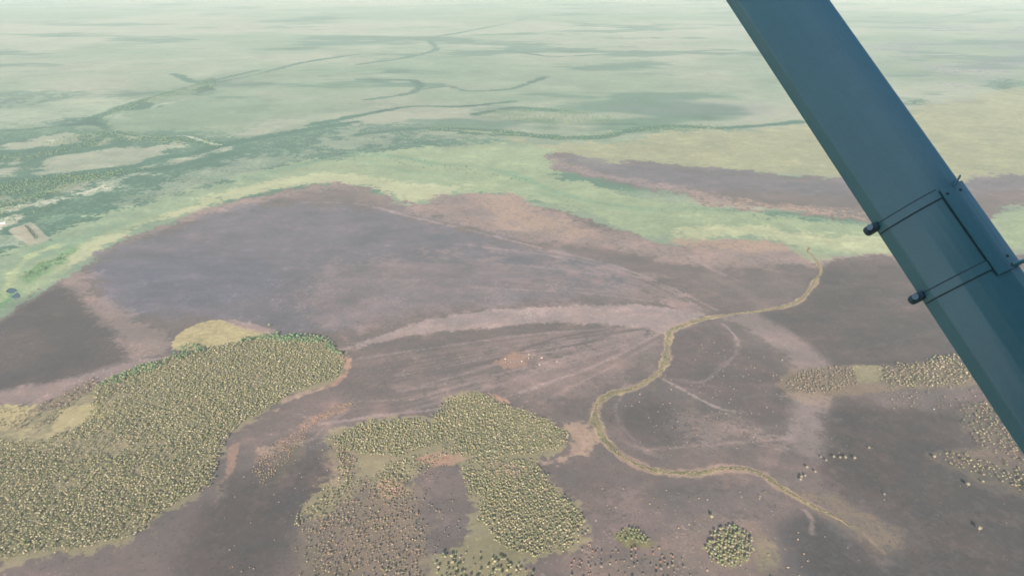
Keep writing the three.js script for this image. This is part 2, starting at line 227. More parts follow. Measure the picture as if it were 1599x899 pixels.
patch('tan', [[520, 690], [545, 700], [560, 740], [530, 790], [470, 830], [480, 860], [560, 850], [640, 820], [660, 860], [600, 960], [480, 960], [470, 840], [510, 770]], 20, 18, { gap: 0.5, a: 0.6 });
patch('under2', [[515, 696], [560, 716], [620, 730], [650, 760], [664, 830], [655, 960], [476, 960], [458, 830], [500, 786], [536, 742], [520, 716]], 12, 20, { gap: 0.3, a: 0.85 });
patch('under', [[556, 716], [600, 722], [640, 724], [628, 760], [604, 780], [580, 752]], 9, 14, { gap: 0.25 }); patch('under', [[520, 760], [556, 742], [560, 764], [520, 796], [480, 812], [492, 786]], 9, 14, { gap: 0.25 });
patch('rust', [[640, 715], [690, 708], [720, 716], [700, 726], [660, 722]], 6, 8, { gap: 0.3 }); patch('rust', [[590, 752], [620, 748], [625, 770], [600, 776]], 5, 8, { gap: 0.3 });
patch('tan', [[760, 720], [800, 724], [830, 740], [800, 744]], 6, 8, { gap: 0.3, a: 0.8 }); patch('rust', [[760, 612], [790, 622], [800, 634], [770, 622]], 4, 5);
patch('olive', [[700, 850], [780, 840], [840, 880], [780, 890]], 12, 12, { a: 0.6 });
patch('under2', [[1215, 600], [1240, 578], [1330, 570], [1400, 572], [1480, 558], [1530, 552], [1540, 592], [1480, 606], [1400, 610], [1300, 620], [1240, 616]], 9, 10, { gap: 0.2 });
patch('tan', [[1210, 616], [1260, 612], [1300, 620], [1290, 636], [1230, 622]], 8, 10, { gap: 0.4, a: 0.6 }); patch('under', [[1330, 574], [1376, 572], [1376, 594], [1340, 596]], 6, 6);
patch('under2', [[1500, 650], [1550, 630], [1650, 700], [1650, 790], [1540, 760], [1470, 724], [1450, 706], [1530, 700]], 14, 12, { gap: 0.4, a: 0.7 });
patch('under', [[1104, 855], [1116, 832], [1142, 822], [1166, 834], [1178, 856], [1168, 880], [1140, 890], [1112, 880]], 5, 10, { gap: 0.16 }); patch([84, 80, 54], [[960, 840], [975, 828], [992, 826], [1018, 842], [1018, 852], [980, 854]], 5, 5);
patch('field', [[11, 360], [36, 350], [48, 347], [76, 373], [57, 379], [44, 382]], 3, 2); patch('plain2', [[38, 352], [48, 348], [75, 373], [56, 378]], 3, 2, { a: 0.7 });
patch('pale', [[-20, 352], [0, 340], [30, 332], [40, 342], [12, 352], [0, 362]], 6, 10, { gap: 0.3 }); patch('pale', [[4, 366], [30, 370], [30, 382], [10, 384], [-20, 380]], 12, 14, { gap: 0.4, a: 0.7 });
const CREEK = [[1264, 387, 26], [1262, 393, 22], [1272, 402, 24], [1282, 424, 28], [1263, 455, 26], [1242, 474, 30], [1196, 484, 26], [1140, 491, 26], [1095, 499, 30], [1052, 514, 30], [1043, 532, 30], [1041, 558, 30], [1028, 583, 28], [992, 605, 34], [952, 616, 36], [932, 632, 34], [931, 658, 34], [944, 688, 34], [974, 714, 36], [1018, 734, 38], [1080, 739, 34], [1140, 731, 32], [1182, 737, 28], [1222, 763, 24], [1262, 786, 20], [1302, 806, 13], [1330, 822, 8]];
patch('green', [[1236, 384], [1290, 386], [1300, 398], [1282, 408], [1268, 414], [1256, 404]], 7, 14, { gap: 0.2, a: 0.85 });
trail('tan', CREEK.slice(3).map(([u, v, w]) => [u, v, w * 0.9]), 0, 5, 9, { gap: 0.25, a: 0.85 });
trail('pink', [[1256, 796], [1266, 808], [1268, 832]], 10, 5, 4, { a: 0.7 });

patch('under2', [[1240, 772], [1290, 772], [1340, 800], [1400, 830], [1404, 856], [1380, 870], [1330, 840], [1280, 806]], 8, 18, { gap: 0.4, a: 0.8 });
trail('tan', [[1240, 774], [1290, 800], [1340, 826], [1380, 862]], 7, 5, 8, { gap: 0.3, a: 0.7 });
const tiles = [
  { x0: -2380, z0: -2860, w: 2380, d: 1720, r: 1.2, cell: 14 }, { x0: 0, z0: -2860, w: 2380, d: 1720, r: 1.2, cell: 14 },
  { x0: -4200, z0: -6010, w: 8400, d: 3150, r: 4.2, cell: 30 }, { x0: -9800, z0: -14010, w: 19600, d: 8000, r: 10, cell: 160 }, { x0: -41000, z0: -60010, w: 82000, d: 46000, r: 42, cell: 1150 },
];
const smooth = (t) => { t = t < 0 ? 0 : t > 1 ? 1 : t; return t * t * (3 - 2 * t); };
function paint(T) {
  const W = Math.round(T.w / T.r), D = Math.round(T.d / T.r), n = W * D;
  const n1 = new Float32Array(n), n2 = new Float32Array(n), n3 = new Float32Array(n), rgb = new Float32Array(n * 3);
  const k = Math.max(1, T.r / 3), far = Float32Array.from({ length: D }, (_, j) => 1 + 1.3 * smooth((-(T.z0 + j * T.r) - 2300) / 1800));
  for (let j = 0, i = 0; j < D; j++) for (let c = 0; c < W; c++, i++) {
    const x = T.x0 + (c + 0.5) * T.r, z = T.z0 + (j + 0.5) * T.r;
    n1[i] = fbm(x, z, 210 * k, 3); n2[i] = fbm(x + 900, z - 300, 46 * k, 3); n3[i] = fbm(x - 700, z + 500, 11 * k, 2);
    // far plain: broad belts of wet and dry savanna
    const b = fbm(x + 4000, z * 1.2, 3800, 5), m = smooth(0.5 + b * 0.9 + n1[i] * 0.12), g = smooth((fbm(x - 9000, z * 2.0, 1500, 4) - 0.22) * 2.2) * 0.6;
    for (let e = 0; e < 3; e++) { const v = C.plain[e] + (C.plain2[e] - C.plain[e]) * m; rgb[i * 3 + e] = v + (C.teal[e] - v) * g; }
  }
  for (const f of F) {
    const b = box(f.q, (f.line ? (f.wid || 50) : 0) + f.soft + f.rough * 3);
    const c0 = Math.max(0, Math.floor((b[0] - T.x0) / T.r)), c1 = Math.min(W, Math.ceil((b[1] - T.x0) / T.r)), j0 = Math.max(0, Math.floor((b[2] - T.z0) / T.r)), j1 = Math.min(D, Math.ceil((b[3] - T.z0) / T.r));
    if (c0 >= c1 || j0 >= j1) continue;
    const step = Math.max(2, Math.min(12, Math.round((f.line ? Math.max(3, (f.wid || 20) / 3) : Math.max(4, f.soft)) / T.r)));
    const gw = Math.ceil((c1 - c0) / step) + 2, gd = Math.ceil((j1 - j0) / step) + 2, sd = new Float32Array(gw * gd);
    for (let j = 0; j < gd; j++) for (let c = 0; c < gw; c++) sd[j * gw + c] = signed(f, T.x0 + (c0 + c * step) * T.r, T.z0 + (j0 + j * step) * T.r);
    for (let j = j0; j < j1; j++) for (let c = c0; c < c1; c++) {
      const gx = (c - c0) / step, gz = (j - j0) / step, xi = gx | 0, zi = gz | 0, fx = gx - xi, fz = gz - zi, o = zi * gw + xi;
      const s = (sd[o] * (1 - fx) + sd[o + 1] * fx) * (1 - fz) + (sd[o + gw] * (1 - fx) + sd[o + gw + 1] * fx) * fz;
      const i = j * W + c, e = s + f.rough * far[j] * (n1[i] * 0.5 + n2[i] * 0.7 + n3[i] * 0.45);
      if (e < -f.soft) continue;
      let a = smooth((e / f.soft + 1) / 2) * f.a;
      if (f.gap) a *= 1 - Math.min(1, f.gap * 1.8) * smooth(0.5 + n2[i] * 0.8 + n3[i] * 1.1 - 0.25 + (0.5 - f.gap) * -0.5);
      const q = i * 3; rgb[q] += (f.c[0] - rgb[q]) * a; rgb[q + 1] += (f.c[1] - rgb[q + 1]) * a; rgb[q + 2] += (f.c[2] - rgb[q + 2]) * a;
    }
  }
  const px = new Uint8Array(n * 4), grain = T.r < 5 ? 0.8 : 0.9;
  for (let j = 0, i = 0; j < D; j++) for (let c = 0; c < W; c++, i++) {
    const x = T.x0 + (c + 0.5) * T.r, z = T.z0 + (j + 0.5) * T.r;
    const q = i * 3, sat = Math.max(rgb[q], rgb[q + 1], rgb[q + 2]) - Math.min(rgb[q], rgb[q + 1], rgb[q + 2]);      // vegetated ground is patchier than ash
    const veg = Math.min(1, Math.max(0.2, (sat - 14) / 30)), bare = 1 - veg;
    let m = 1 + grain * (0.035 * n1[i] + (0.03 + 0.05 * veg) * n2[i] + (0.03 + 0.07 * veg) * n3[i] + 0.05 * veg * (LAT[(c * 7 + j * 131 + ((i * 2654435761) >>> 18)) & 65535]));
    if (T.r < 2) {                                   // unburnt tufts, ash heaps, charred stumps
      const s = vnoise(x / 4.5 + 71, z / 4.5), d = fbm(x + 333, z - 99, 130, 3), k1 = 0.8 - 0.36 * d, s2 = vnoise(x / 3.6 - 31, z / 3.6 + 17);
      if (s > k1) m *= 1 + (0.12 + 0.16 * bare) * smooth((s - k1) * 5);
      if (s2 > 0.62 + 0.3 * d) m *= 1 - 0.16 * smooth((s2 - 0.62 - 0.3 * d) * 6);
    }
    let red = 0;
    if (T.r < 5) {                                   // ash, soot and bare earth lie in blotches and thin drifts
      const p = fbm(x * 0.9 + z * 0.35, z * 1.5 - x * 0.3, 150, 4), v = 1 - Math.abs(fbm(x + 2000, z * 1.4 - x * 0.4, 240, 3)) * 5, w = 1 - Math.abs(fbm(x * 0.8 - 5000, z * 1.7 + x * 0.5, 90, 2)) * 7;
      m *= 1 + bare * (0.10 * p + 0.07 * Math.max(0, v) * (0.5 + p) + 0.06 * Math.max(0, w) * Math.max(0, 0.3 + n1[i]) + 0.07 * n2[i] * n2[i] - 0.02);
      red = bare * (3 * p + 2.4 * n2[i] + 3 * Math.max(0, v));
    } else { const p = fbm(x + 777, z * 1.3, 520, 3), s = smooth((p - 0.28) * 5) * veg; m *= 1 - 0.22 * s; red = -7 * s; }
    for (let e = 0; e < 3; e++) px[i * 4 + e] = Math.max(0, Math.min(255, rgb[q + e] * m + (e === 0 ? red : e === 2 ? -red * 0.25 : 0)));
    px[i * 4 + 3] = 255;
  }
  const t = new THREE.DataTexture(px, W, D, THREE.RGBAFormat); t.colorSpace = THREE.SRGBColorSpace; t.magFilter = THREE.LinearFilter; t.minFilter = THREE.LinearMipmapLinearFilter; t.generateMipmaps = true; t.needsUpdate = true;
  return t;
}
// the plain is split where its cover changes: burnt ground, green belt, far savanna
const burnt = F.filter((f) => f.c === C.burn && f.rough > 24 && f.rough < 44 && !f.line && f.a === 1), belts = F.filter((f) => f.c === C.green);
const kinds = { burnt_ground: new THREE.Group(), green_grassland: new THREE.Group(), savanna_plain: new THREE.Group() };
for (const T of tiles) {
  const mat = new THREE.MeshStandardMaterial({ map: paint(T), roughness: 1 });
  const nx = Math.round(T.w / T.cell), nz = Math.round(T.d / T.cell), cx = T.w / nx, cz = T.d / nz, lists = { burnt_ground: [], green_grassland: [], savanna_plain: [] };
  for (let j = 0; j < nz; j++) for (let i = 0; i < nx; i++) {
    const x = T.x0 + (i + 0.5) * cx, z = T.z0 + (j + 0.5) * cz;
    const k = z < -9000 ? 'savanna_plain' : burnt.some((f) => inside(f.q, x, z)) ? 'burnt_ground' : belts.some((f) => inside(f.q, x, z)) ? 'green_grassland' : 'savanna_plain';
    const a = j * (nx + 1) + i; lists[k].push(a, a + nx + 1, a + 1, a + 1, a + nx + 1, a + nx + 2);
  }
  for (const [k, index] of Object.entries(lists)) if (index.length) {
    const ids = new Map(), pos = [], uv = [], nor = [], idx = index.map((a) => {
      if (!ids.has(a)) { ids.set(a, ids.size); const i = a % (nx + 1), j = (a - i) / (nx + 1); pos.push(T.x0 + i * cx, 0, T.z0 + j * cz); uv.push(i / nx, j / nz); nor.push(0, 1, 0); }
      return ids.get(a);
    });
    const g = new THREE.BufferGeometry(); g.setAttribute('position', new THREE.Float32BufferAttribute(pos, 3)); g.setAttribute('normal', new THREE.Float32BufferAttribute(nor, 3)); g.setAttribute('uv', new THREE.Float32BufferAttribute(uv, 2)); g.setIndex(idx);
    const m = new THREE.Mesh(g, mat); m.name = 'ground_section'; kinds[k].add(m);
  }
}
for (const [k, g] of Object.entries(kinds)) struct(g, k);
{ // land outside the mapped part, on all sides
  const w = 512, px = new Uint8Array(w * w * 4);
  for (let j = 0, i = 0; j < w; j++) for (let c = 0; c < w; c++, i++) { const n = vnoise(c / 8, j / 8) * 0.5 + vnoise(c / 2, j / 2) * 0.5, k = smooth(0.5 + n); for (let e = 0; e < 3; e++) px[i * 4 + e] = C.burn[e] + (C.plain[e] - C.burn[e]) * k; px[i * 4 + 3] = 255; }
  const t = new THREE.DataTexture(px, w, w, THREE.RGBAFormat); t.colorSpace = THREE.SRGBColorSpace; t.magFilter = THREE.LinearFilter; t.wrapS = t.wrapT = THREE.RepeatWrapping; t.repeat.set(6, 6); t.needsUpdate = true;
  const m = new THREE.Mesh(new THREE.PlaneGeometry(84000, 84000), new THREE.MeshStandardMaterial({ map: t, roughness: 1 })); m.rotation.x = -Math.PI / 2; m.position.set(0, -1, -22000);
  struct(m, 'outer_land');
}

// ---------------------------------------------------------------- creek, ponds, field, building
function ribbon(pts, y, paintVertex, across = 10, stepM = 5) {
  const q = curve(pts, false, 24), pos = [], col = [], idx = []; let rows = 0, acc = 0;
  for (let i = 0; i < q.length; i++) {
    const a = q[Math.max(0, i - 1)], b = q[Math.min(q.length - 1, i + 1)], l = Math.hypot(b[0] - a[0], b[1] - a[1]); acc += l / 2; if (i && acc < stepM) continue; acc = 0;
    const nx = -(b[1] - a[1]) / l, nz = (b[0] - a[0]) / l;
    for (let k = 0; k <= across; k++) {
      const s = (k / across - 0.5) * (1 + 0.62 * fbm(q[i][0], q[i][1] + (k > across / 2 ? 400 : 0), 20, 3)) * (q[i][2] || 30) * (0.68 + 0.42 * fbm(q[i][0] + 80, q[i][1], 90, 2)), x = q[i][0] + nx * s, z = q[i][1] + nz * s;
      const c = colour(paintVertex(x, z, Math.abs(k / across - 0.5) * 2, k / across)); pos.push(x, y + (1 - Math.abs(k / across - 0.5) * 2) * 0.25, z); col.push(c.r, c.g, c.b);
    }
    if (rows) for (let k = 0; k < across; k++) { const o = rows * (across + 1) + k; idx.push(o, o - across - 1, o + 1, o + 1, o - across - 1, o - across); }
    rows++;
  }
  const g = new THREE.BufferGeometry(); g.setAttribute('position', new THREE.Float32BufferAttribute(pos, 3)); g.setAttribute('color', new THREE.Float32BufferAttribute(col, 3)); g.setIndex(idx); g.computeVertexNormals();
  return g;
}
const mixc = (a, b, t) => a.map((v, i) => v + (b[i] - v) * t);
const VC = new THREE.MeshStandardMaterial({ vertexColors: true, roughness: 1, side: THREE.DoubleSide });
struct(new THREE.Mesh(ribbon(CREEK, 0.12, (x, z, e) => mixc(mixc([78, 76, 56], [112, 101, 76], smooth(0.5 + fbm(x, z, 30, 2))), [136, 114, 92], smooth((e - 0.36) * 1.9) * (0.55 + 0.45 * smooth(0.5 + fbm(x + 300, z, 60, 2)))).map((v) => v * (1 + 0.12 * vnoise(x / 6, z / 6)))), VC), 'creek');
function sheet(pts, y, mat, rough = 0) {
  const q = curve(pts, true, 8).map(([x, z]) => [x + rough * vnoise(x / 7, z / 7), z + rough * vnoise(x / 7 + 9, z / 7)]);
  const s = new THREE.Shape(q.map(([x, z]) => new THREE.Vector2(x, -z))), g = new THREE.ShapeGeometry(s); g.rotateX(-Math.PI / 2); g.translate(0, y, 0);
  return new THREE.Mesh(g, mat);
}
const water = new THREE.MeshPhysicalMaterial({ color: new THREE.Color().setRGB(0.012, 0.03, 0.04), roughness: 0.12 });
struct(sheet([[8, 454], [14, 450], [22, 450], [26, 454], [18, 458], [10, 457]], 0.12, water, 3), 'pond');
struct(sheet([[19, 461], [25, 457], [30, 459], [31, 464], [24, 466], [18, 465]], 0.12, water, 3), 'pond');

// ---------------------------------------------------------------- trees
function lump(clumps, rx, ry, size, y0) {      // crown of many separate leaf clumps through an uneven ball
  const pos = [], nor = [], v = new THREE.Vector3(), a = new THREE.Vector3(), b = new THREE.Vector3();
  for (let i = 0; i < clumps; i++) {
    const f = (i + 0.5) / clumps, th = i * 2.39996 + rnd() * 0.6, cy = 1 - 1.75 * f, r = Math.sqrt(Math.max(0, 1 - cy * cy)), k = 0.55 + 0.5 * rnd();
    v.set(Math.cos(th) * r, cy, Math.sin(th) * r); const p = new THREE.Vector3(v.x * rx * k, y0 + v.y * ry * k, v.z * rx * k);
    a.set(rnd() - 0.5, rnd() - 0.5, rnd() - 0.5).cross(v).normalize(); b.crossVectors(v, a).normalize();
    const s = size * (0.6 + 0.8 * rnd()), lift = v.clone().multiplyScalar(s * 0.35), up = v.clone().add(new THREE.Vector3(0, 0.5, 0)).normalize();
    const P = [p.clone().addScaledVector(a, s), p.clone().addScaledVector(b, s * 0.8), p.clone().addScaledVector(a, -s), p.clone().addScaledVector(b, -s * 0.8)], m = p.clone().add(lift);
    for (let e = 0; e < 4; e++) { const t = [m, P[e], P[(e + 1) % 4]], n = t[1].clone().sub(m).cross(t[2].clone().sub(m)).normalize(); if (n.dot(v) < 0) { t.reverse(); n.negate(); } for (const w of t) { pos.push(w.x, w.y, w.z); nor.push(n.x * 0.5 + up.x * 0.5, n.y * 0.5 + up.y * 0.5, n.z * 0.5 + up.z * 0.5); } }
  }
  const g = new THREE.BufferGeometry(); g.setAttribute('position', new THREE.Float32BufferAttribute(pos, 3)); g.setAttribute('normal', new THREE.Float32BufferAttribute(nor, 3));
  g.setAttribute('uv', new THREE.Float32BufferAttribute(new Float32Array(pos.length / 3 * 2), 2)); g.normalizeNormals(); return g;
}
const withColour = (g, c) => { const k = colour(c), n = g.attributes.position.count, d = new Float32Array(n * 3); for (let i = 0; i < n; i++) { const s = 0.85 + 0.3 * rnd(); d[i * 3] = k.r * s; d[i * 3 + 1] = k.g * s; d[i * 3 + 2] = k.b * s; } g.setAttribute('color', new THREE.BufferAttribute(d, 3)); return g; };
const trunkShape = (h, r) => { const g = new THREE.CylinderGeometry(r * 0.55, r, h, 6, 1, true).toNonIndexed(); g.translate(0, h / 2, 0); return g; };
const WHITE = [255, 255, 255];
const leafMat = new THREE.MeshStandardMaterial({ color: 0xffffff, vertexColors: true, roughness: 0.85, side: THREE.DoubleSide });
const treeShapes = [0, 1, 2].map((i) => mergeGeometries([withColour(lump(34, 3.1 + i * 0.3, 2.3, 1.25, 7.2 + i * 0.6), WHITE), withColour(trunkShape(6.2, 0.26), [120, 96, 84])]));
const bushShapes = [0, 1].map(() => withColour(lump(14, 1.6, 1.2, 0.95, 0.9), WHITE));
const M4 = new THREE.Matrix4(), QQ = new THREE.Quaternion(), UP = new THREE.Vector3(0, 1, 0), KK = new THREE.Color();
// one wood as one mass: shapes scattered at a spacing over its outline, thinned by noise
function wood(name, label, category, outline, { gap = 10, shapes = treeShapes, size = 1, tones, thin = 0, skip, edge = 0.2, group }) {
  const q = Array.isArray(outline[0][0]) ? outline.map((p) => curve(p, true, 4)) : [curve(outline, true, 4)], spots = [];
  for (const poly of q) { const b = box(poly); for (let x = b[0]; x < b[1]; x += gap) for (let z = b[2]; z < b[3]; z += gap) {
    const px = x + (rnd() - 0.5) * gap * 0.95, pz = z + (rnd() - 0.5) * gap * 0.95; if (!inside(poly, px + 9 * vnoise(px / 30, pz / 30), pz + 9 * vnoise(px / 30 + 50, pz / 30))) continue;
    const d = fbm(px, pz, 80, 3); const in1 = signed({ q: poly }, px, pz), lace = Math.max(0, 1 - in1 / 20);      // the margin thins out
    if (rnd() < thin + edge * Math.max(0, d) + lace * (0.25 + 0.5 * vnoise(px / 18, pz / 18)) || rnd() < (d < -0.62 ? 0.6 : 0)) continue;
    spots.push([px, pz, d]);
  } }
  return scatter(name, label, category, spots, { shapes, size, tones, group });
}
function scatter(name, label, category, spots, { shapes = treeShapes, size = 1, tones, group }) {
  const root = new THREE.Group();
  shapes.forEach((shape, s) => {
    const own = spots.filter((_, i) => i % shapes.length === s); if (!own.length) return;
    const m = new THREE.InstancedMesh(shape, leafMat, own.length); m.name = 'tree_mass'; m.userData.kind = 'stuff';
    own.forEach(([x, z, d], i) => {
      const k = size * (0.55 + 0.5 * rnd() + 0.45 * rnd() * rnd()), t = tones[Math.min(tones.length - 1, Math.floor(rnd() * tones.length))], l = 0.85 + 0.3 * rnd() + 0.1 * d;
      QQ.setFromAxisAngle(UP, rnd() * 6.283); M4.compose(new THREE.Vector3(x, 0, z), QQ, new THREE.Vector3(k * (0.8 + 0.4 * rnd()), k * (0.8 + 0.45 * rnd()), k * (0.8 + 0.4 * rnd()))); m.setMatrixAt(i, M4); m.setColorAt(i, KK.copy(colour(t)).multiplyScalar(l));
    });
    root.add(m);
  });
  if (root.children.length === 1) { const m = root.children[0]; return tag(m, name, label, category, group, 'stuff'); }
  return tag(root, name, label, category, group, 'stuff');
}
const leafy = [[108, 108, 74], [126, 120, 86], [142, 134, 106], [92, 96, 66], [124, 112, 86], [84, 90, 62]], tealy = [[66, 96, 66], [80, 106, 74], [96, 112, 78]], dryish = [[116, 100, 82], [104, 90, 76], [124, 110, 92], [88, 84, 68]];

wood('woodland', 'large wood of pale green trees reaching in from the left, below the yellow meadow', 'woodland', [[150, 604], [210, 576], [262, 558], [320, 543], [420, 530], [500, 528], [528, 546], [536, 572], [520, 594], [455, 614], [400, 650], [372, 664], [350, 694], [338, 736], [318, 766], [250, 806], [190, 846], [60, 866], [-60, 880], [-160, 800], [-60, 690], [60, 690], [130, 660]], { gap: 6.1, size: 0.68, tones: leafy, thin: 0.06 });
wood('woodland', 'thin dark green fringe of trees along the upper edge of the large left wood', 'woodland', [[[268, 556], [285, 542], [305, 538], [325, 544], [300, 556], [275, 568]], [[150, 606], [200, 580], [270, 560], [262, 572], [200, 592]], [[360, 536], [430, 522], [500, 526], [530, 546], [532, 562], [500, 540], [430, 534]]], { gap: 8.5, tones: tealy, size: 1.05 });
wood('scrub', 'pale greyish scrub thicket at the left tip of the large wood, beside the burnt flat', 'scrub', [[-60, 660], [0, 640], [50, 640], [108, 606], [150, 590], [146, 614], [100, 640], [60, 676]], { gap: 12, tones: dryish, size: 0.85, thin: 0.15 });
wood('woodland', 'yellow-green wood in the lower middle, two lobes joined over the creek-side burn', 'woodland', [[[516, 686], [560, 664], [620, 656], [670, 656], [690, 690], [640, 708], [590, 716], [540, 706]], [[676, 652], [700, 626], [740, 614], [768, 620], [820, 644], [868, 662], [888, 690], [866, 706], [826, 712], [740, 716], [690, 706]], [[724, 726], [780, 716], [834, 722], [858, 754], [888, 780], [914, 806], [912, 834], [888, 858], [840, 872], [780, 852], [742, 800]]], { gap: 6.1, size: 0.68, tones: leafy, thin: 0.06 });
wood('woodland', 'open yellow-green trees trailing down left from the middle wood around the dark burnt gap', 'woodland', [[[514, 694], [548, 708], [562, 728], [556, 752], [520, 782], [466, 826], [468, 802], [504, 764], [526, 730]], [[586, 720], [640, 712], [694, 710], [690, 722], [646, 744], [628, 772], [600, 776], [592, 744]]], { gap: 7.5, size: 0.66, tones: leafy, thin: 0.3, edge: 0.5 });
wood('woodland', 'small yellowish wood cut off by the lower edge of the view, under the middle wood', 'woodland', [[680, 880], [716, 862], [760, 872], [830, 890], [820, 960], [690, 960]], { gap: 11, tones: leafy, thin: 0.15 });
wood('scrub', 'dry orange-brown scrub with scattered trees left of the dark burnt tongue', 'scrub', [[520, 700], [556, 712], [560, 740], [620, 740], [640, 780], [660, 830], [650, 960], [480, 960], [462, 826], [500, 790], [540, 750]], { gap: 7.6, tones: [[124, 96, 78], ...dryish, [134, 118, 96], [112, 106, 72], [122, 116, 80], [58, 56, 50]], size: 0.58, thin: 0.3, edge: 0.5 });
wood('scrub', 'sparse pale scrub on the dark burnt tongue between the two woods', 'scrub', [[640, 730], [700, 730], [720, 780], [716, 850], [660, 880], [600, 800]], { gap: 13, tones: dryish, size: 0.5, thin: 0.5 });
wood('scrub', 'pale scrub belt reaching left from the strut across the dark flat', 'scrub', [[1222, 602], [1246, 580], [1330, 574], [1340, 600], [1300, 616], [1240, 614]], { gap: 10, tones: dryish, size: 0.75, thin: 0.1 });
wood('woodland', 'grey-green tree belt just below the strut on the dark burnt flat', 'woodland', [[1376, 574], [1440, 564], [1520, 552], [1540, 590], [1480, 604], [1400, 606], [1378, 596]], { gap: 10, tones: [...dryish, ...leafy], size: 0.85, thin: 0.1 });
wood('scrub', 'loose scatter of pale scrub under the tree belt by the strut', 'scrub', [[1380, 606], [1480, 602], [1560, 600], [1560, 660], [1480, 640], [1390, 642]], { gap: 17, tones: dryish, size: 0.65, thin: 0.35 });
wood('woodland', 'open grove of small trees at the right edge below the strut', 'woodland', [[1498, 660], [1545, 630], [1660, 720], [1660, 800], [1590, 770], [1560, 720]], { gap: 12, tones: [...dryish, ...leafy], size: 0.75, thin: 0.25 });
wood('woodland', 'long thin grove of small trees on the dark flat in the lower right', 'woodland', [[1464, 716], [1500, 704], [1560, 730], [1640, 750], [1640, 790], [1560, 750], [1500, 736]], { gap: 11, tones: [...dryish, ...leafy], size: 0.75, thin: 0.2 });
wood('scrub', 'reddish dry scrub along the lower edge left of the round grove', 'scrub', [[900, 860], [960, 856], [1030, 862], [1090, 890], [1080, 960], [880, 960]], { gap: 14, tones: [[134, 94, 74], ...dryish], size: 0.7, thin: 0.35 });
wood('scrub', 'rust-coloured scrub strip running up from the left wood to the burnt plain', 'scrub', [[390, 730], [420, 696], [470, 662], [540, 628], [552, 632], [490, 668], [450, 716], [410, 756]], { gap: 7, shapes: bushShapes, size: 1.15, tones: [[118, 94, 78], [124, 104, 82], [100, 90, 68]], thin: 0.3 });
wood('scrub', 'scattered pale tufts inside the bend of the creek', 'scrub', [[1000, 600], [1050, 560], [1130, 520], [1200, 560], [1240, 620], [1230, 680], [1100, 710], [1000, 700], [960, 650]], { gap: 19, shapes: bushShapes, size: 1.25, tones: [[126, 108, 98], [112, 98, 88], [84, 78, 70]], thin: 0.55, edge: 0.8 });
wood('scrub', 'scattered dry tufts on the burnt ground below the creek', 'scrub', [[930, 740], [1100, 760], [1240, 780], [1250, 960], [900, 960], [920, 830]], { gap: 24, shapes: bushShapes, size: 1.5, tones: dryish, thin: 0.6, edge: 0.4 });
wood('scrub', 'scattered pale tufts on the dark ground in the lower right corner', 'scrub', [[1280, 680], [1480, 700], [1640, 780], [1640, 960], [1340, 960], [1260, 780]], { gap: 34, shapes: bushShapes, size: 1.05, tones: dryish, thin: 0.78, edge: 0.5 });
wood('scrub', 'sparse tufts on the grey burnt ground left of the middle wood', 'scrub', [[340, 780], [420, 700], [540, 660], [520, 740], [440, 860], [330, 960]], { gap: 24, shapes: bushShapes, size: 1.1, tones: [[124, 100, 84], ...dryish], thin: 0.55, edge: 0.4 });
wood('scrub', 'sparse dark and pale tufts by the small rust patch on the open burnt plain', 'scrub', [[760, 560], [800, 545], [860, 550], [880, 566], [830, 576], [770, 580]], { gap: 22, shapes: bushShapes, size: 1.7, tones: [[70, 62, 58], [160, 140, 124]], thin: 0.6 });
{ // low bushes lining the creek
  const q = curve(CREEK, false, 30), spots = [];
  for (let i = 1; i < q.length; i++) { const [ax, az, w] = q[i - 1], [bx, bz] = q[i], l = Math.hypot(bx - ax, bz - az), nx = -(bz - az) / l, nz = (bx - ax) / l; for (let k = 0; k < l * 0.42; k++) { const t = rnd(), s = (rnd() + rnd() - 1) * w * 0.27; spots.push([ax + (bx - ax) * t + nx * s, az + (bz - az) * t + nz * s, 0]); } }
  scatter('creek_scrub', 'low olive and tan bushes lining the winding creek', 'scrub', spots, { shapes: bushShapes, size: 1.15, tones: [[92, 88, 62], [108, 99, 74], [120, 102, 82], [78, 78, 56]] });
}
{ // far belts of trees along the channels
  const far = (label, outlines, gap, size, thin, tones = tealy) => wood('gallery_forest', label, 'forest', outlines, { gap, size, thin, tones, edge: 0.7 });
  far('teal gallery forest between the pale islands at the left edge', [[[-60, 330], [0, 316], [60, 300], [120, 276], [190, 270], [150, 284], [80, 306], [0, 338]], [[-60, 292], [0, 286], [60, 278], [160, 268], [250, 262], [200, 272], [80, 296], [-60, 320]]], 15, 1.15, 0.25);
  far('teal tree belt along the upper river bend on the far left plain', [[[-60, 246], [60, 238], [120, 230], [60, 226], [150, 204], [240, 212], [340, 220], [340, 232], [200, 222], [160, 230], [60, 248], [-60, 262]], [[150, 184], [190, 166], [240, 150], [300, 134], [330, 122], [334, 138], [240, 160], [170, 186], [176, 200]]], 20, 1.3, 0.35);
  far('broken tree line on the far plain under the khaki grassland edge', [[[660, 196], [760, 202], [860, 214], [960, 206], [1040, 196], [1130, 196], [1130, 202], [1000, 210], [900, 220], [780, 214], [680, 208]], [[740, 180], [860, 168], [980, 190], [860, 196]]], 21, 1.3, 0.35);
  far('loose trees and reeds along the green channel across the middle', [[[470, 256], [560, 240], [680, 254], [830, 280], [800, 284], [680, 266], [560, 250]], [[1000, 322], [1200, 330], [1340, 346], [1300, 350], [1100, 336]]], 26, 1.0, 0.6);
  far('tree clumps along the small channels between green belt and ponds', [[[30, 440], [28, 432], [60, 410], [100, 396], [112, 390], [80, 422]], [[20, 414], [60, 388], [80, 376], [60, 394]], [[0, 344], [40, 334], [60, 326], [100, 316], [60, 334], [10, 352]]], 16, 1.1, 0.4);
}
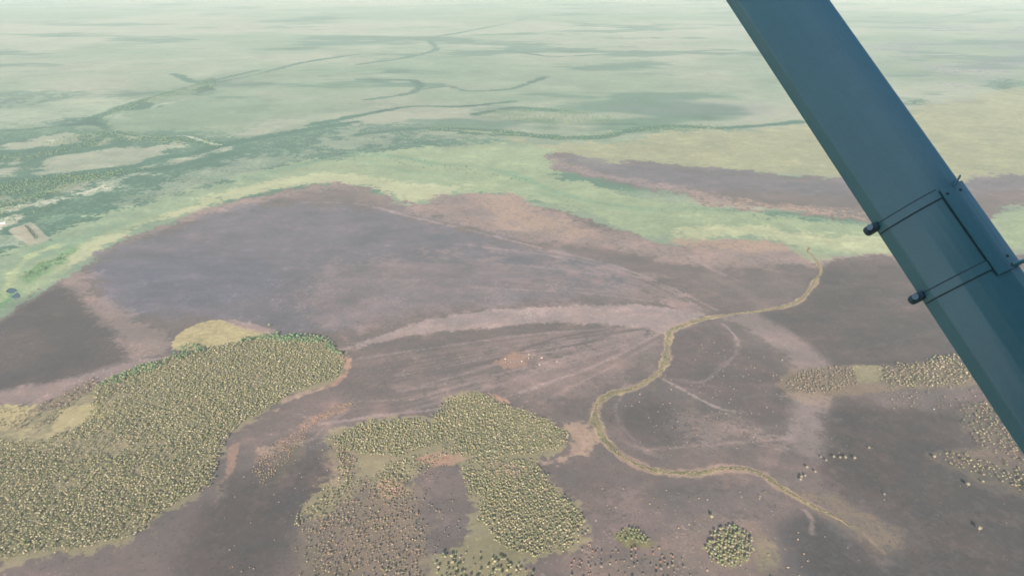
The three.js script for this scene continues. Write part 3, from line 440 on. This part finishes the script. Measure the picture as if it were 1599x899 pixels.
{ // hedgerow standing on the cleared field
  const a = ground(38, 353), b = ground(54.5, 373.5), spots = []; for (let i = 0; i < 60; i++) { const t = (i + 0.5) / 60; spots.push([a[0] + (b[0] - a[0]) * t + rnd() * 3, a[1] + (b[1] - a[1]) * t + rnd() * 3, 0]); }
  scatter('hedgerow', 'straight dark row of trees crossing the bare field at the left edge', 'hedgerow', spots, { size: 0.9, tones: [[54, 66, 52], [64, 74, 56]] });
}
{ // white farm building at the left edge
  const [x, z] = ground(3, 349), g = new THREE.Group(); g.position.set(x, 0, z); g.rotation.y = 0.5;
  const wall = new THREE.Mesh(new THREE.BoxGeometry(22, 3.2, 9), new THREE.MeshStandardMaterial({ color: 0xd8d4c8, roughness: 0.9 })); wall.position.y = 1.6; wall.name = 'wall';
  const s = new THREE.Shape([[-5.2, 0], [5.2, 0], [0, 2.2]].map((p) => new THREE.Vector2(...p))), rg = new THREE.ExtrudeGeometry(s, { depth: 23, bevelEnabled: false }); rg.translate(0, 0, -11.5); rg.rotateY(Math.PI / 2);
  const roof = new THREE.Mesh(rg, new THREE.MeshStandardMaterial({ color: 0xe6e4de, roughness: 0.6 })); roof.position.y = 3.205; roof.name = 'roof';
  g.add(wall, roof); tag(g, 'farm_building', 'small white roofed farm building beside the bare field at the left edge', 'building');
}

// single trees one can point at
const crownMats = [[108, 110, 74], [96, 104, 70], [120, 114, 84], [118, 110, 92]].map((c) => new THREE.MeshStandardMaterial({ color: colour(c), roughness: 0.85, side: THREE.DoubleSide }));
const barkMat = new THREE.MeshStandardMaterial({ color: colour([112, 92, 80]), roughness: 1 });
const crowns = [0, 1, 2].map((i) => lump(46, 3.2 + i * 0.25, 2.5, 1.15, 7.4 + i * 0.5)), trunkG = trunkShape(6.6, 0.28);
const proto = new THREE.Group();
{ const t = new THREE.Mesh(trunkG, barkMat); t.name = 'trunk'; const c = new THREE.Mesh(crowns[0], crownMats[0]); c.name = 'crown'; proto.add(t, c); }
function plant(x, z, k, tone, label, group) {
  const o = proto.clone(); o.children[1].geometry = crowns[Math.floor(rnd() * 3)]; o.children[1].material = crownMats[tone];
  o.position.set(x, 0, z); o.rotation.y = rnd() * 6.28; o.scale.set(k, k * (0.9 + 0.3 * rnd()), k); o.userData = {};
  return tag(o, 'tree', label, 'tree', group);
}
function grove(pts, gap, k, tones, label, group, most, thin = 0) {
  const q = curve(pts, true, 4), b = box(q); let n = 0; const spots = [];
  for (let x = b[0]; x < b[1]; x += gap) for (let z = b[2]; z < b[3]; z += gap) { const px = x + (rnd() - 0.5) * gap * 0.9, pz = z + (rnd() - 0.5) * gap * 0.9; if (inside(q, px, pz) && rnd() >= thin) spots.push([px, pz]); }
  for (const [x, z] of spots) if (n++ < most) plant(x, z, k * (0.65 + 0.7 * rnd()), tones[Math.floor(rnd() * tones.length)], label, group);
}
grove([[1102, 856], [1112, 834], [1142, 822], [1168, 834], [1178, 858], [1166, 880], [1138, 888], [1110, 878]], 7.8, 0.76, [0, 1, 1, 1, 2, 3], 'dark green tree in the round grove near the lower edge', 'trees of the round grove', 220, 0.04);
grove([[962, 842], [974, 828], [994, 826], [1018, 842], [1016, 852], [984, 850]], 8.5, 0.72, [1, 1, 0], 'dark green tree in the small oval clump left of the round grove', 'trees of the small oval clump', 50);
plant(...ground(1529, 831), 1.5, 3, 'lone pale tree with a long shadow near the bottom right corner');
plant(...ground(1511, 761), 1.45, 3, 'lone pale tree with a shadow just below the long thin grove');
plant(...ground(1535, 755), 1.0, 2, 'small tree right beside the lone pale tree under the thin grove');
plant(...ground(1111, 812), 1.5, 2, 'lone tree with a dark shadow on bare ground above the round grove');
plant(...ground(1334, 720), 1.2, 3, 'single pale tree at the right end of the short dotted row');
plant(...ground(1357, 703), 1.0, 3, 'single pale bushy tree on the dark flat above the dotted row');
plant(...ground(1459, 717), 1.3, 2, 'single tree at the left tip of the long thin grove');
plant(...ground(420, 511), 1.3, 2, 'lone tree at the right tip of the yellow meadow by the left wood');
plant(...ground(1381, 775), 0.9, 3, 'tiny lone tree below the dark hollow in the lower right');
plant(...ground(1221, 565), 0.9, 3, 'tiny lone tree above the left end of the pale scrub belt');
for (const [u, v] of [[1282, 716], [1290, 722], [1302, 717], [1312, 718], [1320, 718]]) plant(...ground(u, v), 0.9 + rnd() * 0.3, 3, 'small pale tree in the short dotted row on the lower right flat', 'trees of the short dotted row');
for (const [u, v] of [[1251, 748], [1257, 746], [1273, 740], [1260, 733], [1250, 752]]) plant(...ground(u, v), 0.9 + rnd() * 0.3, 3, 'small pale tree in the loose cluster above the creek on the lower right', 'trees of the loose creek cluster');

// ---------------------------------------------------------------- the airplane: wing strut in view and the cabin side that shades it
const grime = (() => { const w = 256, d = new Uint8Array(w * w * 4); for (let j = 0, i = 0; j < w; j++) for (let c = 0; c < w; c++, i++) { let v = 240 + 4 * vnoise(c / 32, j / 32) + 3 * vnoise(c / 4, j / 4); if (LAT[(i * 31) & 65535] > 0.994) v -= 24; for (let e = 0; e < 3; e++) d[i * 4 + e] = Math.min(255, v); d[i * 4 + 3] = 255; } const t = new THREE.DataTexture(d, w, w, THREE.RGBAFormat); t.colorSpace = THREE.SRGBColorSpace; t.magFilter = THREE.LinearFilter; t.wrapS = t.wrapT = THREE.RepeatWrapping; t.repeat.set(5, 5); t.needsUpdate = true; return t; })();
const paintMat = new THREE.MeshPhysicalMaterial({ color: new THREE.Color().setRGB(0.076, 0.215, 0.24), map: grime, roughness: 0.32, clearcoat: 0.7, clearcoatRoughness: 0.15 });
const hullMat = new THREE.MeshPhysicalMaterial({ color: new THREE.Color().setRGB(0.03, 0.06, 0.08), roughness: 0.4, clearcoat: 0.5, side: THREE.DoubleSide });
const rubberAndDarkLineMat = new THREE.MeshStandardMaterial({ color: new THREE.Color().setRGB(0.045, 0.08, 0.095), roughness: 0.6 });
const steelMat = new THREE.MeshStandardMaterial({ color: new THREE.Color().setRGB(0.22, 0.30, 0.34), roughness: 0.45, metalness: 0.2 });
const plane = new THREE.Group(); plane.position.set(0, H, 0);
const A = new THREE.Vector3(-0.39846514, 0.66688438, -0.62967511), Cc = new THREE.Vector3(0.73511264, 0.6427628, 0.21555833), Nn = new THREE.Vector3(-0.54848422, 0.37698965, 0.74635371);
const section = (grow = 0) => {          // strut section: x along the chord (leading edge +), y toward the cabin
  const half = [[-0.0668, 0.002], [-0.0662, 0.0042], [-0.0605, 0.0076], [-0.0545, 0.0112], [-0.0505, 0.0134], [-0.03, 0.0166], [-0.01, 0.0196], [0.006, 0.0200], [0.022, 0.0186], [0.036, 0.0150], [0.048, 0.0100], [0.0565, 0.0055], [0.0612, 0.0022], [0.0625, 0]];
  const l = Math.hypot; return [...half, ...half.slice(0, -1).reverse().map(([x, y]) => [x, -y])].map(([x, y]) => { const r = l(x * 0.3, y) + 1e-6; return new THREE.Vector2(x + grow * x * 0.3 / r, y + grow * y / r); });
};
function along(shape, a0, a1, curveSegments = 4) { const g = new THREE.ExtrudeGeometry(shape, { depth: a1 - a0, bevelEnabled: false, curveSegments, steps: 1 }); g.translate(0, 0, a0); const m = new THREE.Matrix4().makeBasis(new THREE.Vector3(1, 0, 0), new THREE.Vector3(0, 0, 1), new THREE.Vector3(0, 1, 0)); g.applyMatrix4(m); const i = g.index; if (!i) { const p = g.attributes.position; for (let t = 0; t < p.count; t += 3) for (const at of [g.attributes.position, g.attributes.normal, g.attributes.uv]) { const s = at.itemSize; for (let c = 0; c < s; c++) { const v = at.array[t * s + c]; at.array[t * s + c] = at.array[(t + 1) * s + c]; at.array[(t + 1) * s + c] = v; } } } return g; }
import { toCreasedNormals } from 'three/addons/utils/BufferGeometryUtils.js';
import { RoundedBoxGeometry } from 'three/addons/geometries/RoundedBoxGeometry.js';
const strutShape = new THREE.Shape(new THREE.SplineCurve(section()).getPoints(110));
const strut = new THREE.Mesh(toCreasedNormals(along(strutShape, -1.06, 1.72), 0.6), paintMat); strut.name = 'wing_strut';
strut.matrix.makeBasis(Cc, A, Nn); strut.quaternion.setFromRotationMatrix(strut.matrix); strut.position.set(0.59955167, -0.31041041, -1.11903698);
// a skin of given thickness that follows the section between two chord stations
function skin(from, to, grow, thick, a0, a1, wrapBack) {
  const pts = new THREE.SplineCurve(section(grow)).getPoints(160), outr = new THREE.SplineCurve(section(grow + thick)).getPoints(160);
  const keep = (p) => (wrapBack ? p.x >= from && (p.y > 0 || p.x > to) : p.y > 0 && p.x >= from && p.x <= to);
  const i = pts.filter(keep), o = outr.filter(keep);
  return toCreasedNormals(along(new THREE.Shape([...o, ...i.reverse()]), a0, a1), 0.7);
}
const part = (g, m, name, parent) => { const o = new THREE.Mesh(g, m); o.name = name; parent.add(o); return o; };
part(skin(0.0335, 0.02, 0.0012, 0.0026, -0.187, -0.042, true), paintMat, 'cover_plate', strut);
for (const a of [-0.0455, -0.169]) {
  part(skin(-0.066, 0.0325, 0.0002, 0.0019, a - 0.0065, a + 0.0065, false), paintMat, 'strap', strut);
  // thin dark strip forming a line along each side of the strap
  for (const s of [-1, 1]) part(skin(-0.066, 0.0325, 0, 0.0006, a + s * 0.0076 - 0.0009, a + s * 0.0076 + 0.0009, false), rubberAndDarkLineMat, 'strap_dark_line', strut);
  const lug = new THREE.Mesh(new RoundedBoxGeometry(0.024, 0.0135, 0.022, 3, 0.0055), rubberAndDarkLineMat); lug.name = 'clamp_lug'; lug.position.set(-0.0715, a + 0.006, 0.004); strut.add(lug);
  const bolt = new THREE.Mesh(new THREE.CylinderGeometry(0.0045, 0.0048, 0.006, 20), steelMat); bolt.rotation.x = Math.PI / 2; bolt.position.set(-0.0715, a + 0.0075, 0.0165); bolt.name = 'bolt'; strut.add(bolt);
}
part(skin(0.0306, 0.0333, 0.0002, 0.0009, -0.187, -0.042, false), rubberAndDarkLineMat, 'plate_shadow_line', strut);  // dark strip stands in for the shadowed gap beside the cover plate
for (const [c, a, n] of [[0.0405, -0.051, 0.0172], [0.0575, -0.054, 0.0085], [0.0575, -0.168, 0.0085]]) { const s = new THREE.Mesh(new THREE.SphereGeometry(0.0022, 10, 8), rubberAndDarkLineMat); s.position.set(c, a, n); s.name = 'screw'; strut.add(s); }
{ const k = new THREE.Mesh(new RoundedBoxGeometry(0.022, 0.006, 0.008, 3, 0.0028), paintMat); k.position.set(0.067, -0.184, 0.009); k.rotation.z = -0.2; k.name = 'end_tab'; strut.add(k);
  const e = new THREE.Mesh(new RoundedBoxGeometry(0.018, 0.0022, 0.012, 2, 0.001), paintMat); e.position.set(0.0605, -0.0408, 0.009); e.rotation.z = 0.55; e.name = 'end_tab'; strut.add(e); }
plane.add(strut);
// unseen cabin side behind the window seat, sized and darkened to shade the strut, in the airplane's own frame (outward is 32 degrees left of the view)
{
  const yaw = THREE.MathUtils.degToRad(32), put = (m, name, fwd, up, out) => { m.rotation.y = yaw; const o = new THREE.Vector3(fwd, up, -out).applyAxisAngle(UP, yaw); m.position.copy(o); m.name = name; plane.add(m); return m; };
  const cabin = new THREE.Shape(); const hw = 0.6; cabin.moveTo(-hw + 0.2, -1.15); cabin.lineTo(hw - 0.2, -1.15); cabin.quadraticCurveTo(hw, -1.1, hw, -0.9); cabin.lineTo(hw, 0.8); cabin.quadraticCurveTo(hw, 1.08, hw - 0.25, 1.1); cabin.lineTo(-hw + 0.25, 1.1); cabin.quadraticCurveTo(-hw, 1.08, -hw, 0.8); cabin.lineTo(-hw, -0.9); cabin.quadraticCurveTo(-hw, -1.1, -hw + 0.2, -1.15);
  const cg = new THREE.ExtrudeGeometry(cabin, { depth: 2.9, bevelEnabled: false, curveSegments: 8 }); cg.rotateY(Math.PI / 2); cg.translate(-1.75, 0, 0); put(new THREE.Mesh(toCreasedNormals(cg, 0.5), hullMat), 'unseen_fuselage', 0, 0, -0.75);
  const tg = new THREE.CylinderGeometry(0.14, 0.36, 3.6, 20); tg.rotateZ(Math.PI / 2); put(new THREE.Mesh(tg, hullMat), 'tail_cone', -3.56, -0.5, -0.75);
  put(new THREE.Mesh(new RoundedBoxGeometry(1.5, 0.8, 1.0, 4, 0.25), hullMat), 'engine_cowling', 1.92, -0.72, -0.75);
}
tag(plane, 'airplane', 'blue-green airplane wing strut with strapped cover plate crossing the right side', 'airplane');
renderer.render(scene, camera);
